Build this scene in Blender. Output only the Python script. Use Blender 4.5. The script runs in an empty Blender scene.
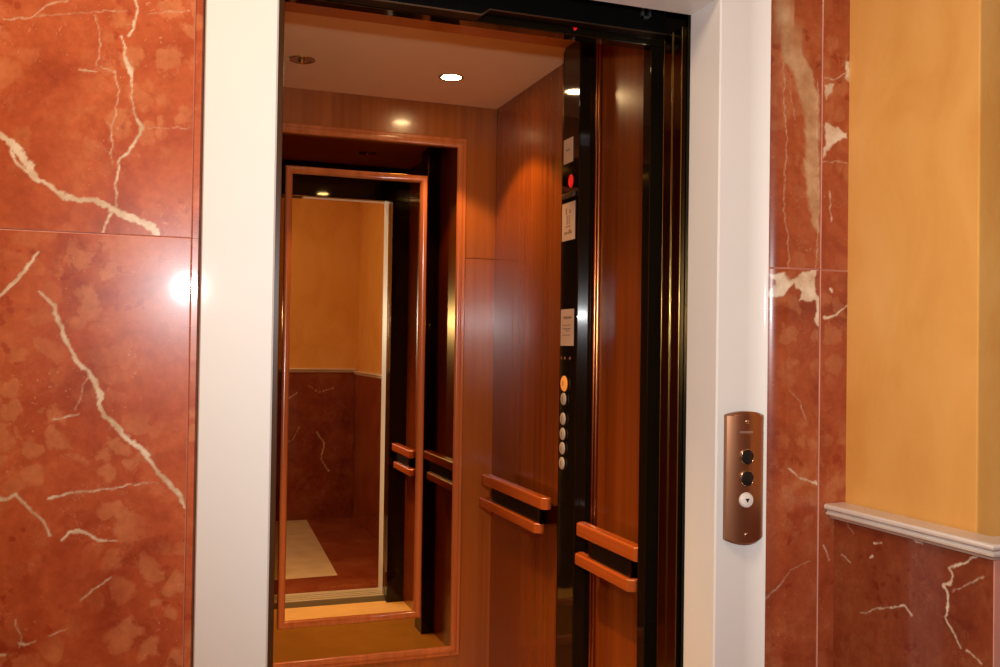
import bpy, bmesh, math, random
import numpy as np
from mathutils import Vector, Matrix

random.seed(3)
C = bpy.context.scene.collection
SC = bpy.context.scene

# ------------------------------------------------------------------ frame of reference
# survey units: origin at the photographer's eye, X right along the lift wall, Y into the lift, Z up
S = 1.16            # metres per survey unit
EYE = 1.10          # eye height in survey units
F, YAW, PIT, ROL = 948.446, 0.3453, 0.0149, 0.0146
WALL = 1.5          # marble face of the lift wall
MIR = 2.876         # mirror glass


def W(p):
    return Vector((p[0] * S, p[1] * S, (p[2] + EYE) * S))


_fw = np.array([math.sin(YAW) * math.cos(PIT), math.cos(YAW) * math.cos(PIT), math.sin(PIT)])
_r = np.array([math.cos(YAW), -math.sin(YAW), 0.0])
_u = np.cross(_r, _fw)
_r2 = _r * math.cos(ROL) + _u * math.sin(ROL)
_u2 = _u * math.cos(ROL) - _r * math.sin(ROL)


def ray(a, b):
    return _fw + _r2 * (a - 500) / F + _u2 * (333.5 - b) / F


# ------------------------------------------------------------------ materials
def newmat(name):
    m = bpy.data.materials.new(name)
    m.use_nodes = True
    nt = m.node_tree
    b = nt.nodes['Principled BSDF']
    return m, nt, b


def plain(name, col, rough=0.5, metal=0.0, spec=0.5, coat=0.0, coat_rough=0.05, bump=None, vary=0.0):
    m, nt, b = newmat(name)
    b.inputs['Base Color'].default_value = (*col, 1)
    b.inputs['Roughness'].default_value = rough
    b.inputs['Metallic'].default_value = metal
    b.inputs['Specular IOR Level'].default_value = spec
    b.inputs['Coat Weight'].default_value = coat
    b.inputs['Coat Roughness'].default_value = coat_rough
    tc = nt.nodes.new('ShaderNodeTexCoord')
    if vary:
        n = nt.nodes.new('ShaderNodeTexNoise')
        n.inputs['Scale'].default_value = 9
        n.inputs['Detail'].default_value = 6
        nt.links.new(tc.outputs['Object'], n.inputs['Vector'])
        r = nt.nodes.new('ShaderNodeValToRGB')
        r.color_ramp.elements[0].position = 0.3
        r.color_ramp.elements[1].position = 0.7
        r.color_ramp.elements[0].color = (*[c * (1 - vary) for c in col], 1)
        r.color_ramp.elements[1].color = (*[min(1, c * (1 + vary)) for c in col], 1)
        nt.links.new(n.outputs['Fac'], r.inputs['Fac'])
        nt.links.new(r.outputs['Color'], b.inputs['Base Color'])
    if bump:
        n = nt.nodes.new('ShaderNodeTexNoise')
        n.inputs['Scale'].default_value = bump[0]
        n.inputs['Detail'].default_value = 4
        nt.links.new(tc.outputs['Object'], n.inputs['Vector'])
        bp = nt.nodes.new('ShaderNodeBump')
        bp.inputs['Strength'].default_value = bump[1]
        bp.inputs['Distance'].default_value = 0.002
        nt.links.new(n.outputs['Fac'], bp.inputs['Height'])
        nt.links.new(bp.outputs['Normal'], b.inputs['Normal'])
    return m


def emissive(name, col, strength, base=(0.02, 0.02, 0.02)):
    m, nt, b = newmat(name)
    b.inputs['Base Color'].default_value = (*base, 1)
    b.inputs['Emission Color'].default_value = (*col, 1)
    b.inputs['Emission Strength'].default_value = strength
    b.inputs['Roughness'].default_value = 0.3
    return m


def ramp(nt, stops):
    r = nt.nodes.new('ShaderNodeValToRGB')
    e = r.color_ramp.elements
    e[0].position, e[0].color = stops[0][0], (*stops[0][1], 1)
    e[1].position, e[1].color = stops[-1][0], (*stops[-1][1], 1)
    for p, c in stops[1:-1]:
        k = e.new(p)
        k.color = (*c, 1)
    return r


def mixrgb(nt, fac, a, b, kind='MIX'):
    n = nt.nodes.new('ShaderNodeMix')
    n.data_type = 'RGBA'
    n.blend_type = kind
    for sock, v in ((n.inputs[0], fac), (n.inputs[6], a), (n.inputs[7], b)):
        if isinstance(v, (int, float)):
            sock.default_value = v
        elif isinstance(v, tuple):
            sock.default_value = (*v, 1)
        else:
            nt.links.new(v, sock)
    return n.outputs[2]


def math_node(nt, op, a, b=None, clamp=False):
    n = nt.nodes.new('ShaderNodeMath')
    n.operation = op
    n.use_clamp = clamp
    for i, v in enumerate((a, b)):
        if v is None:
            continue
        if isinstance(v, (int, float)):
            n.inputs[i].default_value = v
        else:
            nt.links.new(v, n.inputs[i])
    return n.outputs[0]


def noise(nt, vec, scale, detail=6, rough=0.55, dist=0.0):
    n = nt.nodes.new('ShaderNodeTexNoise')
    n.inputs['Scale'].default_value = scale
    n.inputs['Detail'].default_value = detail
    n.inputs['Roughness'].default_value = rough
    n.inputs['Distortion'].default_value = dist
    nt.links.new(vec, n.inputs['Vector'])
    return n


def marble(name, tone=1.0, blotch=0.6, seed=0.0, rough=0.13):
    """rojo-type marble: red ground, salmon breccia, pale hairlines; 'vein' and 'cloud' mesh attributes hold the large veins"""
    m, nt, b = newmat(name)
    tc = nt.nodes.new('ShaderNodeTexCoord')
    mp = nt.nodes.new('ShaderNodeMapping')
    mp.inputs['Location'].default_value = (seed, seed * 1.7, seed * 0.6)
    nt.links.new(tc.outputs['Object'], mp.inputs['Vector'])
    v = mp.outputs['Vector']
    n1 = noise(nt, v, 5.5, 8, 0.6, 0.5)
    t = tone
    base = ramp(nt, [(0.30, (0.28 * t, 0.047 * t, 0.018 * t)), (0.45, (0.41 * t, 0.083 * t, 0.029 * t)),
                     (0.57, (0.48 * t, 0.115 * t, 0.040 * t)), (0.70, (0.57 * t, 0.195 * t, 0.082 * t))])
    nt.links.new(n1.outputs['Fac'], base.inputs['Fac'])
    # rounded breccia lumps
    wn = noise(nt, v, 14, 4, 0.6)
    wv = nt.nodes.new('ShaderNodeVectorMath')
    wv.operation = 'MULTIPLY_ADD'
    nt.links.new(wn.outputs['Color'], wv.inputs[0])
    wv.inputs[1].default_value = (0.09, 0.09, 0.09)
    nt.links.new(v, wv.inputs[2])
    vo = nt.nodes.new('ShaderNodeTexVoronoi')
    vo.inputs['Scale'].default_value = 22
    nt.links.new(wv.outputs[0], vo.inputs['Vector'])
    r2 = ramp(nt, [(0.36, (1, 1, 1)), (0.50, (0, 0, 0))])
    nt.links.new(vo.outputs['Distance'], r2.inputs['Fac'])
    n2 = noise(nt, v, 3.2, 3, 0.5)
    r3 = ramp(nt, [(0.46, (0, 0, 0)), (0.58, (1, 1, 1))])
    nt.links.new(n2.outputs['Fac'], r3.inputs['Fac'])
    fac = math_node(nt, 'MULTIPLY', r2.outputs['Color'], r3.outputs['Color'])
    fac = math_node(nt, 'MULTIPLY', fac, blotch)
    col = mixrgb(nt, fac, base.outputs['Color'], (0.57 * t, 0.215 * t, 0.088 * t))
    # small dark red lumps
    vo2 = nt.nodes.new('ShaderNodeTexVoronoi')
    vo2.inputs['Scale'].default_value = 34
    nt.links.new(wv.outputs[0], vo2.inputs['Vector'])
    r4 = ramp(nt, [(0.24, (1, 1, 1)), (0.34, (0, 0, 0))])
    nt.links.new(vo2.outputs['Distance'], r4.inputs['Fac'])
    n3 = noise(nt, v, 6.0, 3, 0.5)
    r5 = ramp(nt, [(0.53, (0, 0, 0)), (0.58, (1, 1, 1))])
    nt.links.new(n3.outputs['Fac'], r5.inputs['Fac'])
    fac = math_node(nt, 'MULTIPLY', r4.outputs['Color'], r5.outputs['Color'])
    fac = math_node(nt, 'MULTIPLY', fac, 0.55)
    col = mixrgb(nt, fac, col, (0.30 * t, 0.030 * t, 0.014 * t))
    # hairline pale veins
    n4 = noise(nt, v, 2.6, 7, 0.68, 0.0)
    d = math_node(nt, 'ABSOLUTE', math_node(nt, 'SUBTRACT', n4.outputs['Fac'], 0.5))
    r6 = ramp(nt, [(0.0, (1, 1, 1)), (0.004, (0, 0, 0))])
    nt.links.new(d, r6.inputs['Fac'])
    n5 = noise(nt, v, 9.0, 3, 0.5)
    r7 = ramp(nt, [(0.52, (0, 0, 0)), (0.62, (1, 1, 1))])
    nt.links.new(n5.outputs['Fac'], r7.inputs['Fac'])
    fac = math_node(nt, 'MULTIPLY', r6.outputs['Color'], r7.outputs['Color'])
    fac = math_node(nt, 'MULTIPLY', fac, 0.35)
    col = mixrgb(nt, fac, col, (0.62 * t, 0.30 * t, 0.19 * t))
    vo3 = nt.nodes.new('ShaderNodeTexVoronoi')
    vo3.inputs['Scale'].default_value = 75
    nt.links.new(wv.outputs[0], vo3.inputs['Vector'])
    r9 = ramp(nt, [(0.10, (1, 1, 1)), (0.16, (0, 0, 0))])
    nt.links.new(vo3.outputs['Distance'], r9.inputs['Fac'])
    n7 = noise(nt, v, 7.0, 3, 0.5)
    r10 = ramp(nt, [(0.50, (0, 0, 0)), (0.60, (1, 1, 1))])
    nt.links.new(n7.outputs['Fac'], r10.inputs['Fac'])
    fac = math_node(nt, 'MULTIPLY', r9.outputs['Color'], r10.outputs['Color'])
    fac = math_node(nt, 'MULTIPLY', fac, 0.5)
    col = mixrgb(nt, fac, col, (0.66 * t, 0.34 * t, 0.20 * t))
    # fine grain
    n6 = noise(nt, v, 60, 4, 0.7)
    r8 = ramp(nt, [(0.3, (0.86, 0.84, 0.82)), (0.7, (1.1, 1.12, 1.14))])
    nt.links.new(n6.outputs['Fac'], r8.inputs['Fac'])
    col = mixrgb(nt, 1.0, col, r8.outputs['Color'], 'MULTIPLY')
    # large veins held by the mesh
    for att, c0, c1 in (('cloud', (0.40, 0.21, 0.10), (0.55, 0.35, 0.19)), ('vein', (0.52, 0.37, 0.22), (0.76, 0.66, 0.50))):
        a = nt.nodes.new('ShaderNodeAttribute')
        a.attribute_name = att
        nn = noise(nt, v, 26, 5, 0.6)
        rr = ramp(nt, [(0.35, c0), (0.65, c1)])
        nt.links.new(nn.outputs['Fac'], rr.inputs['Fac'])
        col = mixrgb(nt, a.outputs['Fac'], col, rr.outputs['Color'])
    nt.links.new(col, b.inputs['Base Color'])
    b.inputs['Roughness'].default_value = 0.26
    b.inputs['Specular IOR Level'].default_value = 0.28
    b.inputs['Coat Weight'].default_value = 0.35
    b.inputs['Coat Roughness'].default_value = 0.06
    return m


def wood(name, dark, mid, light, rough=0.24, coat=0.32, axis=2, seed=0.0):
    m, nt, b = newmat(name)
    tc = nt.nodes.new('ShaderNodeTexCoord')
    mp = nt.nodes.new('ShaderNodeMapping')
    sc = [38.0, 38.0, 38.0]
    sc[axis] = 0.9
    mp.inputs['Scale'].default_value = sc
    mp.inputs['Location'].default_value = (seed, seed, seed)
    nt.links.new(tc.outputs['Object'], mp.inputs['Vector'])
    n = noise(nt, mp.outputs['Vector'], 1.0, 6, 0.6, 0.25)
    r = ramp(nt, [(0.28, dark), (0.5, mid), (0.75, light)])
    nt.links.new(n.outputs['Fac'], r.inputs['Fac'])
    mp2 = nt.nodes.new('ShaderNodeMapping')
    sc2 = [5.0, 5.0, 5.0]
    sc2[axis] = 0.7
    mp2.inputs['Scale'].default_value = sc2
    nt.links.new(tc.outputs['Object'], mp2.inputs['Vector'])
    n2 = noise(nt, mp2.outputs['Vector'], 1.0, 3, 0.5, 0.3)
    r2 = ramp(nt, [(0.3, (0.84, 0.82, 0.80)), (0.7, (1.12, 1.14, 1.16))])
    nt.links.new(n2.outputs['Fac'], r2.inputs['Fac'])
    col = mixrgb(nt, 1.0, r.outputs['Color'], r2.outputs['Color'], 'MULTIPLY')
    nt.links.new(col, b.inputs['Base Color'])
    b.inputs['Roughness'].default_value = rough
    b.inputs['Coat Weight'].default_value = coat
    b.inputs['Coat Roughness'].default_value = 0.10
    return m


def plaster(name, c0, c1, c2):
    m, nt, b = newmat(name)
    tc = nt.nodes.new('ShaderNodeTexCoord')
    mp = nt.nodes.new('ShaderNodeMapping')
    mp.inputs['Scale'].default_value = (1, 1, 0.55)
    nt.links.new(tc.outputs['Object'], mp.inputs['Vector'])
    n = noise(nt, mp.outputs['Vector'], 5.0, 7, 0.6, 0.6)
    r = ramp(nt, [(0.30, c0), (0.5, c1), (0.72, c2)])
    nt.links.new(n.outputs['Fac'], r.inputs['Fac'])
    nt.links.new(r.outputs['Color'], b.inputs['Base Color'])
    b.inputs['Roughness'].default_value = 0.45
    b.inputs['Specular IOR Level'].default_value = 0.3
    n2 = noise(nt, tc.outputs['Object'], 35, 5, 0.6)
    bp = nt.nodes.new('ShaderNodeBump')
    bp.inputs['Strength'].default_value = 0.25
    bp.inputs['Distance'].default_value = 0.003
    nt.links.new(n2.outputs['Fac'], bp.inputs['Height'])
    nt.links.new(bp.outputs['Normal'], b.inputs['Normal'])
    return m


MARBLE = marble('red_marble', 1.0, 0.62, 0.0)
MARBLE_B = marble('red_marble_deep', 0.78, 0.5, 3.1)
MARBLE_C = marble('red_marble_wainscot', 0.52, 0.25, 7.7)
EDGE = plain('marble_edge', (0.62, 0.28, 0.21), 0.12, vary=0.15)  # paler than the stone: the chamfers' reflected sheen put into the colour
GROUT = plain('grout', (0.20, 0.06, 0.04), 0.6, vary=0.1)
CREAM = plain('cream_marble', (0.62, 0.50, 0.36), 0.16, vary=0.12)
CAPSTONE = plain('cap_stone', (0.66, 0.58, 0.50), 0.3, vary=0.08)
YELLOW = plaster('ochre_plaster', (0.68, 0.335, 0.078), (0.74, 0.395, 0.102), (0.78, 0.45, 0.14))
WHITE = plain('white_enamel', (0.74, 0.752, 0.725), 0.45, spec=0.2, coat=0.3, coat_rough=0.07, vary=0.012)
CEILW = plain('lobby_ceiling_paint', (0.8, 0.78, 0.74), 0.7, vary=0.02)
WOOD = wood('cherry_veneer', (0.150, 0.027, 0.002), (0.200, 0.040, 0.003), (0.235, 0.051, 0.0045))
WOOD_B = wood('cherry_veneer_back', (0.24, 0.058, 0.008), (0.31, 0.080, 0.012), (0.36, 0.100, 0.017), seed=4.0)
WOOD_H = wood('handrail_wood', (0.33, 0.060, 0.008), (0.42, 0.085, 0.011), (0.48, 0.105, 0.015), rough=0.25, axis=1)
WOOD_F = wood('mirror_frame_wood', (0.36, 0.085, 0.02), (0.45, 0.12, 0.03), (0.52, 0.15, 0.04), rough=0.22)
WOOD_T = wood('ceiling_band_wood', (0.54, 0.21, 0.05), (0.62, 0.25, 0.06), (0.68, 0.28, 0.075), rough=0.3, axis=0)
CARCEIL = plain('car_ceiling', (0.90, 0.63, 0.36), 0.5, vary=0.02)
DARK = plain('dark_bronze_gloss', (0.007, 0.0045, 0.002), 0.05, spec=0.4, vary=0.1)
BLACK = plain('black_metal', (0.0025, 0.0025, 0.0022), 0.35, spec=0.12, vary=0.1)
STEELLINE = plain('worn_steel', (0.33, 0.29, 0.22), 0.28, metal=1.0, vary=0.1)
BRASS = plain('polished_brass', (0.62, 0.45, 0.16), 0.17, metal=1.0, vary=0.06)
BRONZE = plain('dark_brass', (0.13, 0.075, 0.024), 0.14, metal=1.0, vary=0.1)
BEAD = plain('aged_brass', (0.27, 0.18, 0.055), 0.2, metal=1.0, vary=0.06)
STRIKE = plain('strike_brown', (0.085, 0.032, 0.009), 0.25, spec=0.4, vary=0.1)
COPPER = plain('copper_edge', (0.45, 0.17, 0.06), 0.20, metal=1.0, vary=0.08)
STEEL = plain('sill_steel', (0.62, 0.56, 0.46), 0.4, metal=0.4, vary=0.05)
MIRROR = plain('clear_mirror', (0.88, 0.74, 0.50), 0.0, metal=1.0)
TINT = plain('bronze_mirror', (0.31, 0.18, 0.05), 0.012, metal=1.0)
PLATE = plain('anodised_bronze', (0.36, 0.17, 0.088), 0.34, metal=0.9, vary=0.05)
BUTTON_B = plain('black_plastic', (0.005, 0.005, 0.005), 0.45, spec=0.5, vary=0.1)
BUTTON_W = plain('white_plastic', (0.78, 0.74, 0.69), 0.3, vary=0.03)
BUTTON_G = plain('grey_plastic', (0.40, 0.33, 0.27), 0.35, vary=0.03)
CHROME = plain('chrome', (0.75, 0.72, 0.68), 0.15, metal=1.0, vary=0.02)
LABEL = plain('label_paper', (0.56, 0.37, 0.25), 0.45, vary=0.03)
INK = plain('label_ink', (0.22, 0.13, 0.08), 0.6, vary=0.05)
LETTER = plain('plate_lettering', (0.42, 0.26, 0.20), 0.4, vary=0.05)
CARFLOOR = plain('car_floor_linoleum', (0.80, 0.50, 0.19), 0.35, vary=0.10)
LAMP_ON = emissive('lamp_lit', (1.0, 0.66, 0.30), 110.0)
LAMP_DIM = plain('lamp_unlit', (0.45, 0.28, 0.12), 0.15, metal=0.6, vary=0.05)
RED = emissive('red_glow', (1.0, 0.004, 0.006), 0.6)
AMBER = emissive('amber_button_light', (1.0, 0.30, 0.04), 0.50, (0.4, 0.15, 0.03))


# ------------------------------------------------------------------ mesh helpers
class MB:
    def __init__(self):
        self.bm = bmesh.new()

    def box(self, x0, x1, y0, y1, z0, z1, bev=0.0, seg=2, mi=0):
        bm = bmesh.new()
        vs = [bm.verts.new((x, y, z)) for x in (x0, x1) for y in (y0, y1) for z in (z0, z1)]
        for f in ((0, 1, 3, 2), (4, 6, 7, 5), (0, 4, 5, 1), (2, 3, 7, 6), (0, 2, 6, 4), (1, 5, 7, 3)):
            bm.faces.new([vs[i] for i in f])
        if bev > 0:
            bmesh.ops.bevel(bm, geom=bm.edges[:], offset=bev, segments=seg, profile=0.5, affect='EDGES', clamp_overlap=True)
        bmesh.ops.recalc_face_normals(bm, faces=bm.faces[:])
        self._take(bm, mi)
        return self

    def _take(self, bm, mi):
        for f in bm.faces:
            f.material_index = mi
        me = bpy.data.meshes.new('tmp')
        bm.to_mesh(me)
        bm.free()
        self.bm.from_mesh(me)
        bpy.data.meshes.remove(me)

    def prism(self, prof, axis, a0, a1, mi=0):
        """closed profile (2-D points) swept along axis from a0 to a1; profile order: x,y,z without the axis"""
        bm = bmesh.new()

        def P(p, a):
            q = list(p)
            q.insert(axis, a)
            return bm.verts.new(q)
        A = [P(p, a0) for p in prof]
        B = [P(p, a1) for p in prof]
        n = len(prof)
        for i in range(n):
            bm.faces.new((A[i], A[(i + 1) % n], B[(i + 1) % n], B[i]))
        bm.faces.new(A)
        bm.faces.new(B[::-1])
        bmesh.ops.recalc_face_normals(bm, faces=bm.faces[:])
        self._take(bm, mi)
        return self

    def lathe(self, prof, centre, axis, n=32, mi=0, squash=(1, 1)):
        """prof = [(radius, height along axis)]; open profile, capped where the radius is 0"""
        bm = bmesh.new()
        rings = []
        ax = [i for i in range(3) if i != axis]
        for r, h in prof:
            if r < 1e-7:
                p = list(centre)
                p[axis] += h
                rings.append([bm.verts.new(p)])
                continue
            ring = []
            for k in range(n):
                t = 2 * math.pi * k / n
                p = list(centre)
                p[axis] += h
                p[ax[0]] += r * math.cos(t) * squash[0]
                p[ax[1]] += r * math.sin(t) * squash[1]
                ring.append(bm.verts.new(p))
            rings.append(ring)
        for a, b in zip(rings, rings[1:]):
            for k in range(n):
                k2 = (k + 1) % n
                if len(a) == 1 and len(b) > 1:
                    bm.faces.new((a[0], b[k], b[k2]))
                elif len(b) == 1 and len(a) > 1:
                    bm.faces.new((a[k], a[k2], b[0]))
                elif len(a) > 1:
                    bm.faces.new((a[k], a[k2], b[k2], b[k]))
        bmesh.ops.recalc_face_normals(bm, faces=bm.faces[:])
        self._take(bm, mi)
        return self

    def poly(self, pts, mi=0):
        vs = [self.bm.verts.new(p) for p in pts]
        f = self.bm.faces.new(vs)
        f.material_index = mi
        return self

    def build(self, name, mats, parent=None, smooth=35, **props):
        bm = self.bm
        for v in bm.verts:
            v.co = W(v.co)
        lo = Vector([min(v.co[i] for v in bm.verts) for i in range(3)])
        hi = Vector([max(v.co[i] for v in bm.verts) for i in range(3)])
        c = (lo + hi) / 2
        c.z = lo.z
        for v in bm.verts:
            v.co -= c
        me = bpy.data.meshes.new(name)
        bm.to_mesh(me)
        bm.free()
        return link(name, me, mats, c, parent, smooth, **props)


def link(name, me, mats, c, parent=None, smooth=35, **props):
    for m in (mats if isinstance(mats, (list, tuple)) else [mats]):
        me.materials.append(m)
    if smooth:
        me.polygons.foreach_set('use_smooth', [True] * len(me.polygons))
        me.set_sharp_from_angle(angle=math.radians(smooth))
    o = bpy.data.objects.new(name, me)
    C.objects.link(o)
    if smooth and len(me.polygons) < 5000:
        wn = o.modifiers.new('weighted_normal', 'WEIGHTED_NORMAL')
        wn.weight = 100
        wn.keep_sharp = True
    if parent:
        base = parent.location.copy()
        q = parent.parent
        while q:
            base += q.location
            q = q.parent
        o.parent = parent
        o.location = c - base
    else:
        o.location = c
    for k, v in props.items():
        o[k] = v
    return o


def thing(name, at, label, category, group=None):
    o = bpy.data.objects.new(name, None)
    o.empty_display_size = 0.05
    C.objects.link(o)
    o.location = W(at)
    o['label'] = label
    o['category'] = category
    if group:
        o['group'] = group
    return o


def struct(name, mb, mats, smooth=35):
    return mb.build(name, mats, None, smooth, kind='structure')


# ------------------------------------------------------------------ painted-in veins (real pattern of the stone)
def wob(a, b, s):
    return (np.sin(a * 31 * s + 1.3 + 2.1 * np.sin(b * 23 * s)) + 0.6 * np.sin(b * 57 * s + 0.4 + 1.7 * np.sin(a * 41 * s))
            + 0.4 * np.sin((a + b) * 113 * s + 0.8)) / 2.0


def vein_mask(A, B, lines, px):
    """A,B = plane coordinates of the vertices; lines = [(points, width list or width)] in plane coordinates; px = plane units per photo pixel"""
    out = np.zeros_like(A)
    wa = A + 0.0022 * wob(A, B, 3.0) + 0.0010 * wob(B, A, 9.0)
    wb = B + 0.0022 * wob(B, A, 3.0) + 0.0010 * wob(A, B, 9.0)
    for pts, wd in lines:
        if not isinstance(wd, (list, tuple)):
            wd = [wd] * len(pts)
        for (p, q, w0, w1) in zip(pts, pts[1:], wd, wd[1:]):
            d = np.array(q) - np.array(p)
            L2 = max(1e-12, d @ d)
            t = np.clip(((wa - p[0]) * d[0] + (wb - p[1]) * d[1]) / L2, 0, 1)
            dist = np.hypot(wa - p[0] - t * d[0], wb - p[1] - t * d[1])
            w = (w0 + (w1 - w0) * t) * px * 0.37
            w = w * (1.0 + 0.35 * wob(A, B, 12.0))
            out = np.maximum(out, np.clip((w - dist) / (0.9 * px) + 0.5, 0, 1) * np.clip(w / (0.8 * px), 0.35, 1))
    return out


def poly_mask(A, B, polys, px, soft=1.0):
    out = np.zeros_like(A)
    wa = A + 0.003 * wob(A, B, 4.0) + 0.0012 * wob(B, A, 10.0)
    wb = B + 0.003 * wob(B, A, 4.0) + 0.0012 * wob(A, B, 10.0)
    for pts in polys:
        n = len(pts)
        inside = np.zeros(A.shape, bool)
        dist = np.full(A.shape, 1e9)
        for i in range(n):
            x0, y0 = pts[i]
            x1, y1 = pts[(i + 1) % n]
            if y0 != y1:
                c = ((y0 > wb) != (y1 > wb)) & (wa < (x1 - x0) * (wb - y0) / (y1 - y0) + x0)
                inside ^= c
            dx, dy = x1 - x0, y1 - y0
            t = np.clip(((wa - x0) * dx + (wb - y0) * dy) / max(1e-12, dx * dx + dy * dy), 0, 1)
            dist = np.minimum(dist, np.hypot(wa - x0 - t * dx, wb - y0 - t * dy))
        sd = np.where(inside, dist, -dist)
        out = np.maximum(out, np.clip(sd / (soft * px) + 0.5, 0, 1))
    return out


def lines_arr(lo, hi, flo, fhi, step, coarse=0.08, extra=()):
    a = set(np.round(np.arange(lo, hi, coarse), 5)) | {lo, hi}
    f0, f1 = max(lo, flo), min(hi, fhi)
    if f1 > f0:
        a = {x for x in a if x < f0 or x > f1} | set(np.round(np.linspace(f0, f1, max(2, int((f1 - f0) / step) + 1)), 5)) | {lo, hi}
    for e in extra:
        a.add(round(e, 5))
    return np.array(sorted(a))


def slab(name, mat, plane, a, z, face, veins=(), blots=(), clouds=(), thick=0.02, cham=0.0013, fine=(-0.57, 0.57), step=0.0019, bow=None, out=-1, px=0.0017, afine=None, edge=True):
    """one polished stone slab. plane 'Y': lies at Y=face, a = X range; plane 'X': lies at X=face, a = Y range. The slab's front points to -plane axis (out=-1)."""
    ex = (a[0] + cham, a[1] - cham)
    af = afine or (a[0], a[1])
    A1 = lines_arr(a[0], a[1], af[0], af[1], step, extra=ex)
    Z1 = lines_arr(z[0], z[1], fine[0], fine[1], step, extra=(z[0] + cham, z[1] - cham))
    A, Z = np.meshgrid(A1, Z1)
    e = np.minimum.reduce([A - a[0], a[1] - A, Z - z[0], z[1] - Z])
    D = np.full(A.shape, face) - out * np.clip(cham - e, 0, cham)
    if bow is not None:
        D = D + bow(A)
    nz, na = A.shape
    if plane == 'Y':
        P = np.stack([A, D, Z], -1).reshape(-1, 3)
    else:
        P = np.stack([D, A, Z], -1).reshape(-1, 3)
    idx = np.arange(nz * na).reshape(nz, na)
    q = np.stack([idx[:-1, :-1], idx[:-1, 1:], idx[1:, 1:], idx[1:, :-1]], -1).reshape(-1, 4)
    edgeface = (np.minimum.reduce([e[:-1, :-1], e[:-1, 1:], e[1:, 1:], e[1:, :-1]]) < cham * 0.5).reshape(-1)
    # rim and back
    ring = np.concatenate([idx[0, :-1], idx[:-1, -1], idx[-1, :0:-1], idx[:0:-1, 0]])
    back = P[ring].copy()
    col = 1 if plane == 'Y' else 0
    back[:, col] = face - out * thick
    nb = len(ring)
    bi = np.arange(nb) + len(P)
    rim = np.stack([ring, bi, np.roll(bi, -1), np.roll(ring, -1)], -1)
    verts = np.concatenate([P, back])
    faces = [tuple(r) for r in q] + [tuple(r) for r in rim] + [tuple(bi[::-1])]
    if plane == 'X':
        faces = [f[::-1] for f in faces]
    verts = np.stack([verts[:, 0] * S, verts[:, 1] * S, (verts[:, 2] + EYE) * S], -1)
    c = (verts.min(0) + verts.max(0)) / 2
    c[2] = verts[:, 2].min()
    me = bpy.data.meshes.new(name)
    me.from_pydata((verts - c).tolist(), [], [list(map(int, f)) for f in faces])
    ta = np.zeros(len(verts))
    tb = np.zeros(len(verts))
    Af, Zf = A.reshape(-1), Z.reshape(-1)
    if len(veins):
        ta[:len(P)] = vein_mask(Af, Zf, veins, px)
    if len(blots):
        ta[:len(P)] = np.maximum(ta[:len(P)], poly_mask(Af, Zf, blots, px, 1.3))
    if len(clouds):
        tb[:len(P)] = poly_mask(Af, Zf, clouds, px, 4.0)
    for nm, arr in (('vein', ta), ('cloud', tb)):
        at = me.attributes.new(nm, 'FLOAT', 'POINT')
        at.data.foreach_set('value', arr.astype(np.float32))
    me.update()
    o = link(name, me, [mat, EDGE], Vector(c), None, 40, kind='structure')
    if edge:
        mi = np.zeros(len(faces), np.int32)
        mi[:len(q)] = edgeface.astype(np.int32)
        mi[len(q):len(q) + nb] = 1
        me.polygons.foreach_set('material_index', mi)
    me.update()
    return o


def onY(pts, y=WALL):
    o = []
    for a, b in pts:
        d = ray(a, b)
        k = y / d[1]
        o.append((d[0] * k, d[2] * k))
    return o


def onX(pts, x):
    o = []
    for a, b in pts:
        d = ray(a, b)
        k = x / d[0]
        o.append((d[1] * k, d[2] * k))
    return o


# ------------------------------------------------------------------ the lift wall: marble left of the door
ZJ = 0.158       # course joint of the slabs
ZT, ZB = 1.25, -EYE
LV = [
    ([(-6, 130), (8, 139), (18, 150), (30, 166), (37.7, 180), (52, 187), (64, 196), (77, 200), (93, 199), (109, 206), (125, 216), (142, 222), (152, 228), (156, 233)],
     [6, 6, 9, 9, 4, 5, 7, 7, 5, 7, 9, 7, 9, 7]),
    ([(13, 142), (11.6, 152), (16, 163), (30, 174), (38, 183)], [4, 3, 3, 4, 3]),
    ([(136, 0), (136, 17), (129, 36)], [2.6, 2.2, 3.2]),
    ([(123, 35), (125, 55), (130, 70), (131, 84), (132, 98), (135, 113), (141, 128), (136, 141), (119, 162), (116, 189), (116, 206)], [2, 2.2, 6, 1.5, 1.5, 1.5, 3.5, 3, 2.4, 2, 1.5]),
    ([(96, 15), (100, 46), (96, 64), (115, 72), (119, 93), (112, 128), (112, 162)], 1.3),
    ([(78, 70), (88, 72), (97, 71)], 1.8),
    ([(4, 20), (25, 19), (49, 6), (67, 0)], 1.4),
    ([(32, 16), (96, 11.6), (128, 11.6)], 0.9), ([(150, 13), (188, 11.6)], 1.0),
    ([(141, 129), (190, 127)], 0.8),
    ([(112, 213), (103, 226), (102, 233)], [2.4, 2.0, 3]),
]
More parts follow.
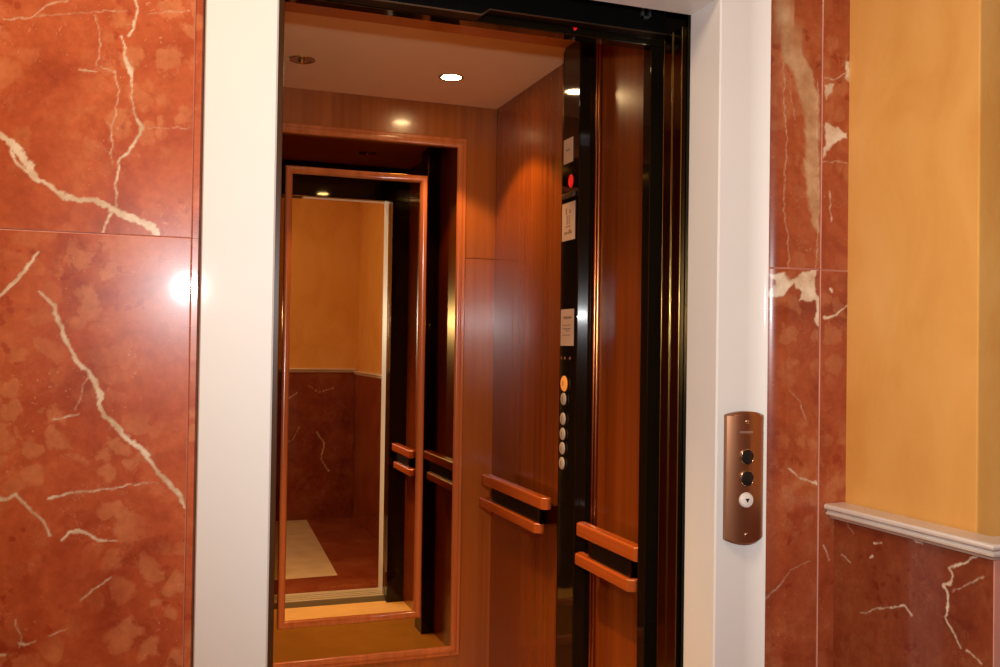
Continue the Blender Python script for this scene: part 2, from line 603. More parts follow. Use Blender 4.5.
LVb = [
    ([(39, 292), (54, 305), (62, 331), (70, 348), (80, 364), (88, 371.6), (96, 383), (102, 395), (98.6, 403.5), (104, 416.5), (119, 428), (127.6, 440), (145, 451), (159.5, 474.5), (174, 487), (186, 508)],
     [2.5, 4, 4, 3.5, 4, 3.5, 5, 6, 5, 4.5, 4.5, 5, 4.5, 6, 4.5, 4]),
    ([(38, 252), (17, 280), (-4, 299)], [2.4, 4.5, 3]),
    ([(-4, 499), (10, 499), (17, 495), (27.6, 508), (43.5, 520.6), (50, 535)], [4.5, 4, 3.6, 4, 3.5, 2.5]),
    ([(62, 542), (72.5, 532), (84, 532), (97, 539), (118, 541)], [2.2, 3.6, 4, 2.6, 1]),
    ([(49, 498.6), (75, 493), (113, 487.6), (159, 482)], [3, 2, 1.6, 1.2]),
    ([(81, 600), (98.6, 586), (110, 577)], [1.6, 2.4, 1.4]),
    ([(16, 618), (21, 640), (20, 647)], 1.3), ([(18, 643), (26, 644), (36, 641)], [1.6, 2.6, 1.6]),
    ([(48, 636), (66, 630)], 1.4), ([(-2, 655), (5, 655)], 3),
    ([(52, 420), (80, 413)], 1.5), ([(76, 410), (88, 372)], 1.2),
]
XL0 = -0.33
slab('wall_front_left_upper', MARBLE, 'Y', (XL0, 0.0437), (ZJ + 0.0002, ZT), WALL, veins=[(onY(p), w) for p, w in LV])
slab('wall_front_left_lower', MARBLE, 'Y', (XL0, 0.0437), (ZB, ZJ - 0.0002), WALL, veins=[(onY(p), w) for p, w in LVb])
slab('wall_front_far_left', MARBLE, 'Y', (-1.3, XL0 - 0.001), (ZB, ZT), WALL, fine=(0, 0), step=0.05)
m = MB()
m.prism([(0.0441, 1.512), (0.0441, 1.5010), (0.0453, 1.4998), (0.0535, 1.4998), (0.0556, 1.5030), (0.0556, 1.512)], 2, ZB, ZJ - 0.0002)
m.prism([(0.0441, 1.512), (0.0441, 1.5010), (0.0453, 1.4998), (0.0535, 1.4998), (0.0556, 1.5030), (0.0556, 1.512)], 2, ZJ + 0.0002, ZT)
struct('trim_1', m, MARBLE)

# right of the door
RB0, RB1, RBR = 1.068, 1.122, 0.062


def bow(A):  # slab edge rounded back to catch the flash highlight
    t = np.clip((RB1 - A) / RBR, 0, 0.985)
    return RBR * (1 - np.sqrt(1 - t * t))


cloud = [(777, -20), (778, 0), (780, 32), (785.6, 61), (795.5, 77), (798, 93.5), (802.6, 108), (806, 125), (805, 171), (807, 190), (813, 225), (819, 232), (819, 100), (814.4, 84.6), (812.5, 72), (803.6, 54), (798, 32), (791, 11), (789, -20)]
cl2 = [(x * 0.18 + 755, y * 0.18 + 230) for x, y in [(95, 245), (170, 235), (205, 285), (245, 255), (290, 225), (345, 218), (330, 270), (345, 370), (365, 380), (362, 540), (335, 515), (340, 390), (240, 395), (260, 340), (215, 300), (185, 330), (160, 370), (85, 365), (85, 345), (125, 310), (122, 285)]]
sv = [([(784, 62), (786, 80), (784, 95), (787, 130), (786, 170), (784, 200), (788, 240), (789, 268)], 1.0),
      ([(818, 80), (817, 140), (819, 200), (816, 268)], 1.0), ([(790, 90), (795, 120)], 0.9)]
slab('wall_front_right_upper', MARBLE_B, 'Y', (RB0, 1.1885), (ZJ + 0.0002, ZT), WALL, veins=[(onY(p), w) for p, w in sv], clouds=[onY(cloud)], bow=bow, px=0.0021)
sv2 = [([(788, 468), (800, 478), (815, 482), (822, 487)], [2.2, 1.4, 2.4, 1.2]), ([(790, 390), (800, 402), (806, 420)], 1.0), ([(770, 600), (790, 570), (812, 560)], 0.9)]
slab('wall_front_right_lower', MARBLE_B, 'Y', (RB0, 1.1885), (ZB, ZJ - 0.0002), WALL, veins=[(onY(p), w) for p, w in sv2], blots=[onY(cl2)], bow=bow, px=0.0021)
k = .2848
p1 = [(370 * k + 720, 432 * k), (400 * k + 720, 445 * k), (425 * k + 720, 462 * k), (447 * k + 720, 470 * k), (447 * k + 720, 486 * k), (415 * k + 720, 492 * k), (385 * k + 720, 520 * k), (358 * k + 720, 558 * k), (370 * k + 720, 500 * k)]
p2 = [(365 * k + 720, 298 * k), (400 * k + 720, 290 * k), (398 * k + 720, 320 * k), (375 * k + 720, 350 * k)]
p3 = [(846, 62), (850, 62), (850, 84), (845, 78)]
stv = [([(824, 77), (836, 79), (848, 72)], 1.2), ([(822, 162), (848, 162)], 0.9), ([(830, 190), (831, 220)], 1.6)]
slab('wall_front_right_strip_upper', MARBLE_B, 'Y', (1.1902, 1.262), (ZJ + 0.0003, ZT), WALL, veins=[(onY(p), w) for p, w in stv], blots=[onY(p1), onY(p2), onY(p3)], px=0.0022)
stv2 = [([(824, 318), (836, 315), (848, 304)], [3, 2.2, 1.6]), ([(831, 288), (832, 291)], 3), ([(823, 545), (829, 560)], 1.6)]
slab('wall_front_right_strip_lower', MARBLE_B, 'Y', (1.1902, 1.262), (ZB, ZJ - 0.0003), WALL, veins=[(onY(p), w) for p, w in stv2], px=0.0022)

# masonry behind the marble, with the door opening
m = MB()
m.box(-1.4, 0.058, 1.5205, 1.60, ZB, 1.3)
m.box(1.069, 2.3, 1.565, 1.60, ZB, 1.3)
m.box(0.058, 1.069, 1.5205, 1.60, 0.765, 1.3)
struct('wall_front', m, GROUT)

# ------------------------------------------------------------------ side wall on the right with its marble wainscot
XM, XY = 1.226, 1.2535         # marble face, plaster face
YE_M, YE_Y = 1.128, 1.188      # outer corner of marble / plaster
ZC = -0.288                    # top of the cap
wv = [([(985, 553), (980, 553), (966, 562), (949, 567), (953, 576), (951, 584), (943, 585), (948, 594), (947, 614), (945, 618)], [2, 2.6, 2.4, 2.4, 2.2, 3, 3.6, 3, 2.4, 1.6]),
      ([(945, 617), (953, 632), (961, 647)], [2.2, 2.4, 1.6]), ([(966, 650), (974, 657), (982, 664)], 2.0), ([(953, 592), (970, 584), (984, 577)], 1.2),
      ([(905, 531), (911, 537), (917, 543), (922, 543)], [1.5, 2.8, 2, 1.4]), ([(919, 535), (920, 543)], 2),
      ([(860, 614), (886, 607), (905, 606), (912, 616)], [1.2, 1.4, 2.2, 2.6]), ([(874, 543), (882, 543)], 2), ([(842, 555), (850, 562)], 1.6), ([(871, 558), (873, 556)], 3), ([(846, 522), (854, 534)], 1.0)]
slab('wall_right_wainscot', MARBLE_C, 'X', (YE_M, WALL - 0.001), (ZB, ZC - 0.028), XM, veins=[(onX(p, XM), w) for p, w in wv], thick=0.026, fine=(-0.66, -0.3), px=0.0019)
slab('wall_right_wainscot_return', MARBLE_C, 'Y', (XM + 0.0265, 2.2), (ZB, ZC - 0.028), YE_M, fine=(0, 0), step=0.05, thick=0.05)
m = MB()
m.prism([(XY, 1.5645), (XY, YE_Y + 0.004), (XY + 0.0012, YE_Y + 0.0012), (XY + 0.004, YE_Y), (2.2, YE_Y), (2.2, YE_Y + 0.16), (XY + 0.16, YE_Y + 0.16), (XY + 0.16, 1.5645)], 2, ZB, 1.3)
struct('wall_right', m, YELLOW)


def cap_profile():
    # (overhang, height) : moulded stone cap
    return [(-0.045, 0.0), (-0.003, -0.001), (0.0, -0.003), (0.0015, -0.007), (0.0, -0.011), (-0.004, -0.0125), (-0.007, -0.0135), (-0.006, -0.0165), (-0.003, -0.018), (-0.004, -0.0215), (-0.011, -0.0235), (-0.015, -0.029), (-0.045, -0.029)]


def cap(name, path, inward, z):
    """mitred cap following path corners; inward = list of outward diagonal offsets at each corner for one unit of overhang"""
    prof = cap_profile()
    m = MB()
    rows = []
    for (x, y), (dx, dy) in zip(path, inward):
        rows.append([m.bm.verts.new((x + dx * o, y + dy * o, z + h)) for o, h in prof])
    n = len(prof)
    for a, b in zip(rows, rows[1:]):
        for i in range(n):
            m.bm.faces.new((a[i], a[(i + 1) % n], b[(i + 1) % n], b[i]))
    m.bm.faces.new(rows[0])
    m.bm.faces.new(rows[-1][::-1])
    bmesh.ops.recalc_face_normals(m.bm, faces=m.bm.faces[:])
    return struct(name, m, CAPSTONE, 50)


cap('trim_2', [(1.203, 1.4985), (1.203, 1.108), (2.2, 1.108)], [(-1, 0), (-1, -1), (0, -1)], ZC)

# the rest of the landing, seen only through the mirror
YBK = -0.31
XR2 = 1.19
m = MB()
m.box(-1.4, 2.3, YBK - 0.15, YBK, ZB, 1.3)
struct('wall_back', m, YELLOW)
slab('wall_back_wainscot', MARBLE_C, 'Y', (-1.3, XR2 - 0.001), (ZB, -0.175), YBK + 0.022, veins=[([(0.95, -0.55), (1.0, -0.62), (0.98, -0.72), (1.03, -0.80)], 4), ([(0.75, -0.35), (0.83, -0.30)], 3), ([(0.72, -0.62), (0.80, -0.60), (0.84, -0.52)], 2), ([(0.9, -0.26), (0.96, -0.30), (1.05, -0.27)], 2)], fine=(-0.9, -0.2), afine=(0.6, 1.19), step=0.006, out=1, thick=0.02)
cap('trim_3', [(-1.3, YBK + 0.036), (XR2, YBK + 0.036)], [(0, 1), (0, 1)], -0.147)
m = MB()
m.box(XR2 + 0.022, XR2 + 0.18, YBK, 0.55, ZB, 1.3)
struct('wall_right_back', m, YELLOW)
slab('wall_right_back_wainscot', MARBLE_C, 'X', (YBK + 0.024, 0.55), (ZB, -0.189), XR2, fine=(0, 0), step=0.05, thick=0.02)
cap('trim_4', [(XR2 - 0.014, YBK + 0.036), (XR2 - 0.014, 0.55)], [(-1, 0), (-1, 0)], -0.161)
m = MB()
m.box(2.2, 2.3, YBK, 1.5645, ZB, 1.3)
struct('wall_right_far', m, YELLOW)
m = MB()
m.box(-1.4, -1.3, YBK, 1.52, ZB, 1.3)
struct('wall_left', m, YELLOW)
m = MB()
m.box(-1.4, 2.3, YBK - 0.15, 1.6, 1.3, 1.36)
struct('ceiling', m, CEILW)
m = MB()
m.box(-1.4, 2.3, YBK - 0.15, 1.499, ZB - 0.06, ZB)
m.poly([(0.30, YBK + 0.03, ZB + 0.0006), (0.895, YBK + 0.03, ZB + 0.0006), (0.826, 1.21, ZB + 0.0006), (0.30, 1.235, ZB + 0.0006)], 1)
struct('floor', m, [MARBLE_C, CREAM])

# ------------------------------------------------------------------ white steel door surround
fr = thing('elevator_door_frame', (0.56, 1.55, ZB), 'white enamelled steel surround of the lift doorway with black track overhead', 'door frame')
XA, XB, XC_, XE = 0.0575, 0.1664, 0.9596, 1.0605
LZ, LT = 0.6505, 0.757
# left stile
m = MB()
m.prism([(XA, 1.52), (XA, 1.4985), (XA + 0.002, 1.495), (XB - 0.003, 1.495), (XB, 1.498), (XB, 1.60), (XB - 0.012, 1.60), (XB - 0.012, 1.52)], 2, ZB, LT)
m.build('stile', WHITE, fr)
# right stile, its outer margin flared into a shallow cove to catch the flash highlight
pr = [(XC_, 1.60), (XC_, 1.4985), (XC_ + 0.0025, 1.495)]
x0, x1 = 1.022, XE - 0.0015
R_ = (x1 - x0) / math.sin(math.radians(40))
for i in range(13):
    x = x0 + (x1 - x0) * i / 12
    pr.append((x, 1.495 - (R_ - math.sqrt(R_ * R_ - (x - x0) ** 2))))
pr += [(XE, pr[-1][1] + 0.002), (XE, 1.515), (1.067, 1.520), (1.067, 1.56), (XC_ + 0.012, 1.56), (XC_ + 0.012, 1.60)]
m = MB()
m.prism(pr, 2, ZB, LT)
m.build('stile', WHITE, fr, 30)
m = MB()
m.prism([(1.60, LZ), (1.4985, LZ), (1.495, LZ + 0.003), (1.495, LT), (1.52, LT), (1.52, LZ + 0.012), (1.60, LZ + 0.012)], 0, XB + 0.0004, XC_ - 0.0004)
m.build('lintel', WHITE, fr)
# track housing with its stepped lower cover
m = MB()
m.box(0.168, 0.950, 1.679, 1.712, 0.6355, 0.80, 0.002)
th = m.build('track_housing', BLACK, fr)
m = MB()
zb, zt = 0.6225, 0.640
m.prism([(0.168, zt), (0.168, zb), (0.557, zb - 0.001), (0.573, zt - 0.004), (0.573, zt)], 1, 1.675, 1.709)
m.build('coupler_cover', BLACK, th)
m = MB()
m.box(0.573, 0.950, 1.6768, 1.679, 0.6345, 0.6365)
m.prism([(0.168, zb + 0.0012), (0.168, zb - 0.0006), (0.5575, zb - 0.0018), (0.5745, zt - 0.0055), (0.5735, zt - 0.004), (0.5565, zb + 0.0003)], 1, 1.673, 1.6765)
m.build('lower_lip', STEELLINE, th)
m = MB()
for a in (0.892, 0.908):
    m.box(a, a + 0.004, 1.672, 1.679, 0.660, 0.680)
m.box(0.892, 0.912, 1.672, 1.679, 0.660, 0.664)
m.build('hook', plain('hook_grey', (0.10, 0.10, 0.10), 0.4, metal=0.6), th)
m = MB()
m.box(0.172, 0.1895, 1.62, 1.66, ZB + 0.005, 0.634, 0.002)
m.build('strike_post', STRIKE, fr)
m = MB()
m.box(XB, XC_, 1.499, 1.635, ZB - 0.03, ZB + 0.003, 0.001)
for yy in (1.545, 1.575, 1.605):
    m.box(XB + 0.002, XC_ - 0.002, yy, yy + 0.006, ZB + 0.003, ZB + 0.0055)
m.build('sill', STEEL, fr)

# ------------------------------------------------------------------ retracted landing door leaves
XD = 0.952


def leaf(y0, y1, label):
    t = thing('elevator_sliding_door', (XD + 0.2, (y0 + y1) / 2, ZB + 0.006), label, 'sliding door', 'retracted door leaves')
    m = MB()
    m.box(XD, XD + 0.42, y0, y1, ZB + 0.006, 0.634, 0.0015, 2)
    m.build('panel', BRONZE, t)
    for y in (y0, y1):
        m = MB()
        m.lathe([(0, ZB + 0.008), (0.0013, ZB + 0.008), (0.0013, 0.632), (0, 0.632)], (XD + 0.0006, y + (0.0016 if y == y0 else -0.0016), 0), 2, 12)
        m.build('edge_bead', BEAD, t, 60)
    return t


leaf(1.6180, 1.6538, 'bronze sliding door leaf folded back beside the right white jamb, nearer the landing')
leaf(1.6550, 1.6900, 'bronze sliding door leaf folded back behind the other leaf, nearer the lift cabin')
m = MB()
m.box(0.9625, 0.985, 1.601, 1.6165, ZB, 0.66, 0.001)
m.build('pocket_strip', plain('dark_rubber', (0.010, 0.014, 0.012), 0.35), fr)

# ------------------------------------------------------------------ the cabin
XW, XWL, YB_, ZCE = 1.014, 0.112, 2.88, 0.770
car = thing('elevator_car', (0.56, 2.3, ZB), 'lift cabin lined in orange brown wood veneer with pale ceiling', 'elevator cabin')
m = MB()
m.box(XWL - 0.02, XW + 0.02, 1.72, YB_ + 0.02, ZB - 0.04, ZB)
m.build('floor_panel', CARFLOOR, car)
m = MB()
m.box(XWL - 0.02, XW + 0.02, 2.222, YB_ + 0.02, ZCE, ZCE + 0.03)
m.build('ceiling_panel', CARCEIL, car)
m = MB()
m.box(XWL - 0.02, XW + 0.02, 1.752, 2.2215, ZCE - 0.0005, ZCE + 0.03)
m.build('ceiling_band', WOOD_T, car)
zj = 0.284
m = MB()
m.box(XWL - 0.02, XW + 0.02, YB_, YB_ + 0.03, ZB, zj - 0.0007, 0.0012)
m.box(XWL - 0.02, XW + 0.02, YB_, YB_ + 0.03, zj + 0.0007, ZCE, 0.0012)
m.build('back_panel', WOOD_B, car)
m = MB()
m.box(XW, XW + 0.03, 1.73, YB_, ZB, ZCE)
m.build('side_panel', WOOD, car)
m = MB()
m.box(XWL - 0.03, XWL, 1.73, YB_, ZB, ZCE)
m.build('side_panel', WOOD, car)
m = MB()
m.box(XWL - 0.03, XW + 0.03, 1.72, 1.752, 0.6235, ZCE + 0.03, 0.002)
m.build('transom', DARK, car)
m = MB()
m.box(0.939, XW + 0.03, 1.72, 1.752, ZB, 0.6233, 0.002)
m.build('front_post', DARK, car)
m = MB()
m.box(XWL - 0.03, 0.178, 1.72, 1.752, ZB, 0.6233, 0.002)
m.build('front_post', DARK, car)
m = MB()
m.lathe([(0, -0.006), (0.0035, -0.006), (0.004, -0.001), (0.004, 0.0)], (0.768, 1.72, 0.642), 1, 14, squash=(1, 2.2))
m.build('red_glow', RED, car, label='small red glowing spot')  # red glowing spot set on the transom front

# ------------------------------------------------------------------ control column
XCF, YC0, YC1 = 0.965, 2.127, 2.226
col = thing('elevator_control_column', (0.99, 2.176, ZB), 'glossy dark full-height control column with floor buttons and notices in the cabin', 'control panel')
m = MB()
m.box(XCF, XW, YC0, YC1, ZB, ZCE - 0.001, 0.003, 3)
m.build('housing', DARK, col)
for y, mt in ((YC0 - 0.006, COPPER), (YC0 - 0.021, COPPER)):
    m = MB()
    m.lathe([(0, ZB), (0.006, ZB), (0.006, 0.765), (0, 0.765)], (XW - 0.004, y, 0), 2, 16)
    m.build('edge_bead', mt, col, 60)
m = MB()
m.lathe([(0, ZB), (0.003, ZB), (0.003, 0.76), (0, 0.76)], (XCF + 0.002, YC1 + 0.001, 0), 2, 12)
m.build('edge_bead', BRONZE, col, 60)


def notice(y0, y1, z0, z1, lines, name='notice_plate', blank=False):
    m = MB()
    m.box(XCF - 0.0018, XCF, y0, y1, z0, z1, 0.0006)
    o = m.build(name, LABEL, col)
    if lines:
        m = MB()
        for (a, b, c, d) in lines:
            m.box(XCF - 0.0022, XCF - 0.0017, y0 + (y1 - y0) * a, y0 + (y1 - y0) * b, z0 + (z1 - z0) * c, z0 + (z1 - z0) * d)
        m.build('print', INK, o)
    return o


notice(2.162, 2.218, 0.468, 0.530, [(0.3, 0.7, 0.5, 0.56)])
pic = []
pic += [(0.62, 0.70, 0.68, 0.86), (0.32, 0.40, 0.70, 0.80), (0.55, 0.80, 0.17, 0.23), (0.2, 0.5, 0.17, 0.23), (0.3, 0.45, 0.24, 0.28), (0.3, 0.72, 0.35, 0.38), (0.55, 0.62, 0.42, 0.66), (0.40, 0.45, 0.42, 0.66)]
notice(2.144, 2.222, 0.272, 0.3675, pic)
notice(2.144, 2.222, 0.007, 0.099, [(0.12, 0.78, 0.74, 0.80), (0.2, 0.85, 0.55, 0.57), (0.2, 0.85, 0.45, 0.48), (0.3, 0.6, 0.40, 0.42), (0.2, 0.85, 0.28, 0.30)])
m = MB()
m.lathe([(0, -0.003), (0.011, -0.003), (0.0135, 0.0)], (XCF, 2.173, 0.420), 0, 20, squash=(1, 1.25))
m.build('floor_indicator', RED, col, label='glowing red floor indicator')
m = MB()
m.box(XCF - 0.008, XCF, 2.14, 2.215, 0.378, 0.392, 0.003)
m.build('indicator_hood', plain('hood_brown', (0.06, 0.03, 0.015), 0.3), col)
for i, (y, z, r) in enumerate([(2.192, -0.088, 0.0195), (2.194, -0.127, 0.0155), (2.196, -0.177, 0.0155), (2.197, -0.215, 0.0155), (2.198, -0.251, 0.0155), (2.199, -0.289, 0.0155)]):
    m = MB()
    m.lathe([(r + 0.003, 0.0), (r + 0.003, -0.0022), (r + 0.001, -0.003)], (XCF, y, z), 0, 24)
    bz = m.build('button_bezel', DARK, col, 50)
    m = MB()
    m.lathe([(r, -0.001), (r, -0.004), (r * 0.9, -0.0055), (0, -0.0062)], (XCF, y, z), 0, 24)
    if i == 0:
        m.build('button', AMBER, bz, 50, label='lit amber button')
    else:
        m.build('button', BUTTON_G, bz, 50)
    m = MB()
    m.box(XCF - 0.0068, XCF - 0.0058, y - 0.002, y + 0.002, z - 0.006, z + 0.006)
    m.build('button_mark', INK, bz)
m = MB()
for y in (2.165, 2.195, 2.217):
    m.lathe([(0.0045, -0.0008), (0, -0.0012)], (XCF, y, -0.024), 0, 12)
    m.lathe([(0.0045, 0.0002), (0.0045, -0.0008)], (XCF, y, -0.024), 0, 12)
m.build('speaker_grille', CHROME, col)

# ------------------------------------------------------------------ handrails
XR = 0.945


def handrail(yu0, yu1, yl0, yl1, dz, label):
    t = thing('handrail', (0.98, (yu0 + yu1) / 2, -0.492 + dz), label, 'handrail', 'wooden handrails in the cabin')
    m = MB()
    m.prism([(XR, yu0 + 0.012), (XR + 0.016, yu0), (XR + 0.028, yu0 + 0.004), (XR + 0.028, yu1 - 0.004), (XR + 0.016, yu1), (XR, yu1 - 0.012)], 2, -0.422 + dz, -0.390 + dz)
    bmesh.ops.bevel(m.bm, geom=m.bm.edges[:], offset=0.0045, segments=3, profile=0.5, affect='EDGES')
    m.build('upper_bar', WOOD_H, t)
    m = MB()
    m.prism([(XR, yl0 + 0.012), (XR + 0.016, yl0), (XR + 0.028, yl0 + 0.004), (XR + 0.028, yl1 - 0.004), (XR + 0.016, yl1), (XR, yl1 - 0.012)], 2, -0.492 + dz, -0.464 + dz)
    bmesh.ops.bevel(m.bm, geom=m.bm.edges[:], offset=0.0045, segments=3, profile=0.5, affect='EDGES')
    m.build('lower_bar', WOOD_H, t)
    m = MB()
    m.box(XR + 0.012, XW, yu0 + 0.06, yu1 - 0.07, -0.4645 + dz, -0.4215 + dz)
    m.build('gap_fill', BLACK, t)  # black block filling the gap between the two bars
    for y in (yu0 + 0.052, yu1 - 0.062):
        m = MB()
        m.box(XR + 0.012, XW, y - 0.008, y + 0.008, -0.466 + dz, -0.420 + dz, 0.002)
        m.build('bracket', BRONZE, t)
    return t


handrail(2.285, 2.782, 2.330, 2.805, 0.0, 'orange wood double-bar handrail on the cabin side wall behind the control column')
handrail(1.768, 2.083, 1.800, 2.090, -0.024, 'orange wood double-bar handrail between the control column and the dark front post')

# ------------------------------------------------------------------ mirror on the back wall
mir = thing('wall_mirror', (0.5635, 2.87, -0.94), 'tall wood-framed mirror with bronze-tinted border on the cabin back wall', 'mirror')
OX0, OX1, OZ0, OZ1 = 0.245, 0.882, -0.942, 0.632
m = MB()
m.box(OX0, OX1, MIR + 0.0005, YB_ - 0.0002, OZ0, OZ1)
m.build('tinted_glass', TINT, mir, 0)
IX0, IX1, IZ0, IZ1 = 0.346, 0.783, -0.843, 0.534
FW = 0.022
m = MB()
m.box(IX0 + 0.004, IX1 - 0.004, MIR - 0.0005, MIR + 0.0004, IZ0 + 0.004, IZ1 - 0.004)
m.build('clear_glass', MIRROR, mir, 0)


def frame_mb(x0, x1, z0, z1, w, y0, y1, steps):
    """mitred picture-frame moulding; steps = [(inset from outer edge, y)] profile"""
    m = MB()
    prof = steps
    cs = [(x0, z0, 1, 1), (x1, z0, -1, 1), (x1, z1, -1, -1), (x0, z1, 1, -1)]
    rows = [[m.bm.verts.new((cx + sx * i, y, cz + sz * i)) for i, y in prof] for cx, cz, sx, sz in cs]
    n = len(prof)
    for r in range(4):
        a, b = rows[r], rows[(r + 1) % 4]
        for i in range(n):
            m.bm.faces.new((a[i], a[(i + 1) % n], b[(i + 1) % n], b[i]))
    bmesh.ops.recalc_face_normals(m.bm, faces=m.bm.faces[:])
    return m


y0 = MIR - 0.0006
frame_mb(IX0, IX1, IZ0, IZ1, FW, 0, 0, [(0, y0), (0, y0 - 0.009), (0.003, y0 - 0.013), (0.009, y0 - 0.0145), (0.016, y0 - 0.012), (0.020, y0 - 0.006), (FW, y0)]).build('inner_frame', WOOD_F, mir, 40)
frame_mb(OX0 - 0.032, OX1 + 0.032, OZ0 - 0.032, OZ1 + 0.032, 0.032, 0, 0,
         [(0, YB_), (0, YB_ - 0.004), (0.003, YB_ - 0.007), (0.012, YB_ - 0.007), (0.014, YB_ - 0.010), (0.018, YB_ - 0.011), (0.026, YB_ - 0.011), (0.030, YB_ - 0.008), (0.032, YB_ - 0.003), (0.032, YB_)]).build('outer_frame', WOOD_F, mir, 40)

# ------------------------------------------------------------------ downlights
spots = [(0.349, 2.583, False, 'unlit brass recessed downlight above the left of the mirror'),
         (0.771, 2.587, True, 'glowing brass recessed downlight above the right of the mirror'),
         (0.771, 2.02, False, 'recessed downlight over the cabin entrance beside the control column'),
         (0.349, 2.02, True, 'unseen downlight added over the cabin entrance to brighten the cabin')]  # hidden lit downlight added so its bounce brightens the cabin ceiling
for x, y, lit, lab in spots:
    t = thing('recessed_downlight', (x, y, ZCE), lab, 'ceiling light', 'cabin ceiling downlights')
    m = MB()
    m.lathe([(0.036, 0.0), (0.036, -0.0018), (0.033, -0.003), (0.029, -0.0022), (0.028, 0.0)], (x, y, ZCE), 2, 40)
    m.build('trim_ring', BRASS, t, 50)
    m = MB()
    m.lathe([(0.0275, -0.0005), (0.0275, -0.0014), (0, -0.0014)], (x, y, ZCE), 2, 40)
    if lit:
        m.build('lamp', LAMP_ON, t, 50)
    else:
        o = m.build('lamp', LAMP_DIM, t, 50)
        m = MB()
        m.lathe([(0.009, -0.0014), (0.009, -0.006), (0.005, -0.010), (0, -0.011)], (x, y, ZCE), 2, 20)
        m.build('bulb', BRASS, o, 60)
    if lit:
        L = bpy.data.lights.new('downlight', 'SPOT')
        L.energy = 23 if y > 2.3 else 125
        L.color = (1.0, 0.60, 0.26)
        L.spot_size = math.radians(103 if y > 2.3 else 84)
        L.spot_blend = 0.22 if y > 2.3 else 0.9
        L.shadow_soft_size = 0.02
        o = bpy.data.objects.new('downlight_beam', L)
        C.objects.link(o)
        o.parent = t
        o.location = (0, 0, -0.02)

# ------------------------------------------------------------------ call plate on the right stile
cp = thing('elevator_call_panel', (1.018, 1.49, -0.345), 'bronze call plate with two black buttons and one white arrow button on white jamb', 'call panel')
PX0, PX1, PZ0, PZ1 = 0.9755, 1.0545, -0.3435, -0.1165
YBASE, YEDGE, BULGE = 1.4948, 1.4850, 0.0115


def plate_y(x):
    t = (2 * (x - PX0) / (PX1 - PX0) - 1)
    return YEDGE - BULGE * (1 - t * t)


m = MB()
bm = m.bm
N = 24
rows = []
for i in range(N + 1):
    t = i / N
    x = PX0 + (PX1 - PX0) * t
    a = 1 - (2 * t - 1) ** 2
    yf = plate_y(x)
    rows.append([bm.verts.new(p) for p in ((x, YBASE, PZ1 + 0.0065 * a), (x, yf + 0.0045, PZ1 + 0.0065 * a), (x, yf, PZ1 - 0.0015), (x, yf, PZ0 - 0.0075 * a + 0.002), (x, yf + 0.002, PZ0 - 0.0075 * a), (x, YBASE, PZ0 - 0.0075 * a))])
for a, b in zip(rows, rows[1:]):
    for k in range(6):
        bm.faces.new((a[k], a[(k + 1) % 6], b[(k + 1) % 6], b[k]))
bm.faces.new(rows[0])
bm.faces.new(rows[-1][::-1])
bmesh.ops.recalc_face_normals(bm, faces=bm.faces[:])
m.build('face_plate', PLATE, cp, 40)
BXc = 1.0105
yb = plate_y(BXc)
for z, kind in ((-0.192, 0), (-0.231, 0), (-0.2705, 1)):
    r = 0.0125 if kind == 0 else 0.0118
    m = MB()
    m.lathe([(r + 0.0022, 0.003), (r + 0.0022, -0.0018), (r + 0.0008, -0.003), (r, -0.002), (r, 0.003)], (BXc, yb, z), 1, 32)
    bz = m.build('button_bezel', CHROME if kind == 0 else BUTTON_W, cp, 50)
    m = MB()
    m.lathe([(r, 0.002), (r, -0.0022), (r * 0.92, -0.0034), (0, -0.0042)], (BXc, yb, z), 1, 32)
    m.build('button', BUTTON_B if kind == 0 else BUTTON_W, bz, 50, label='black round button' if kind == 0 else 'white round button with down arrow')
    if kind:
        m = MB()
        yy = yb - 0.0040
        m.prism([(BXc - 0.0046, z + 0.0030), (BXc + 0.0046, z + 0.0030), (BXc, z - 0.0042)], 1, yy - 0.0006, yy + 0.001)
        m.build('arrow', BUTTON_B, bz, 0)
for z in (-0.1293, -0.3335):
    m = MB()
    m.lathe([(0.0042, 0.002), (0.0042, -0.0008), (0.003, -0.0018), (0, -0.002)], (BXc + 0.0005, yb, z), 1, 18)
    sw = m.build('screw', CHROME, cp, 50)
    m = MB()
    m.box(BXc - 0.003, BXc + 0.004, yb - 0.0023, yb - 0.0018, z - 0.0005, z + 0.0005)
    m.build('slot', BUTTON_B, sw)
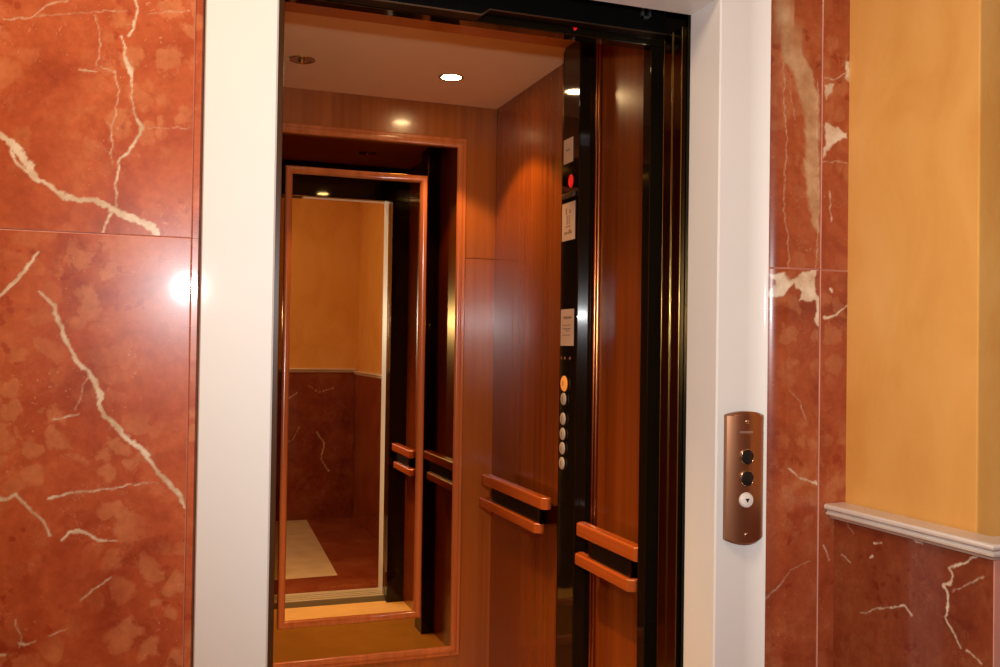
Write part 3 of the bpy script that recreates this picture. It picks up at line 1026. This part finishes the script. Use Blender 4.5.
# the worn, unreadable maker's line under the top screw
m = MB()
x = BXc - 0.013
for wdt in (0.0020, 0.0022, 0.0018, 0.0024, 0.0018, 0.0022, 0.0020):
    yy = plate_y(x + wdt / 2)
    m.box(x, x + wdt * 0.3, yy - 0.0006, yy + 0.001, -0.1495, -0.1455)
    m.box(x + wdt * 0.3, x + wdt, yy - 0.0006, yy + 0.001, -0.1467, -0.1455)
    m.box(x + wdt * 0.75, x + wdt, yy - 0.0006, yy + 0.001, -0.1495, -0.1467)
    x += wdt + 0.0017
m.build('lettering', LETTER, cp, 0, label='faint pale lettering')

# ------------------------------------------------------------------ lights of the landing: camera flash and added fill
fl = bpy.data.lights.new('camera_flash', 'SPOT')
fl.energy = 95
fl.color = (0.975, 1.0, 1.02)
fl.spot_size = math.radians(95)
fl.spot_blend = 1.0
fl.shadow_soft_size = 0.018
o = bpy.data.objects.new('camera_flash', fl)
C.objects.link(o)
o.location = W((0.078, 0.0, 0.165))
d = Vector((math.sin(YAW + 0.14), math.cos(YAW + 0.14), 0.0))
o.rotation_euler = d.to_track_quat('-Z', 'Y').to_euler()

al = bpy.data.lights.new('landing_fill', 'AREA')  # unseen lamp added for warm ambient light on the landing
al.shape = 'RECTANGLE'
al.size, al.size_y = 0.6, 0.6
al.energy = 27
al.color = (1.0, 0.74, 0.48)
o = bpy.data.objects.new('landing_fill', al)
C.objects.link(o)
o.location = W((-0.25, 0.75, 1.28))

w = bpy.data.worlds.new('world')
w.use_nodes = True
w.node_tree.nodes['Background'].inputs[0].default_value = (0.9, 0.7, 0.5, 1)
w.node_tree.nodes['Background'].inputs[1].default_value = 0.02
SC.world = w

# ------------------------------------------------------------------ camera
cam = bpy.data.cameras.new('camera')
cam.sensor_width = 36.0
cam.sensor_fit = 'HORIZONTAL'
cam.lens = F / 1000 * 36.0
cam.clip_start = 0.02
co = bpy.data.objects.new('camera', cam)
C.objects.link(co)
M = Matrix((( _r2[0], _u2[0], -_fw[0]), (_r2[1], _u2[1], -_fw[1]), (_r2[2], _u2[2], -_fw[2])))
co.matrix_world = Matrix.Translation(W((0, 0, 0))) @ M.to_4x4()
SC.camera = co

SC.view_settings.view_transform = 'Standard'
SC.view_settings.look = 'None'
SC.view_settings.exposure = 0.14
SC.view_settings.gamma = 1.0
SC.view_settings.use_curve_mapping = False
SC.cycles.caustics_reflective = False
SC.cycles.caustics_refractive = False
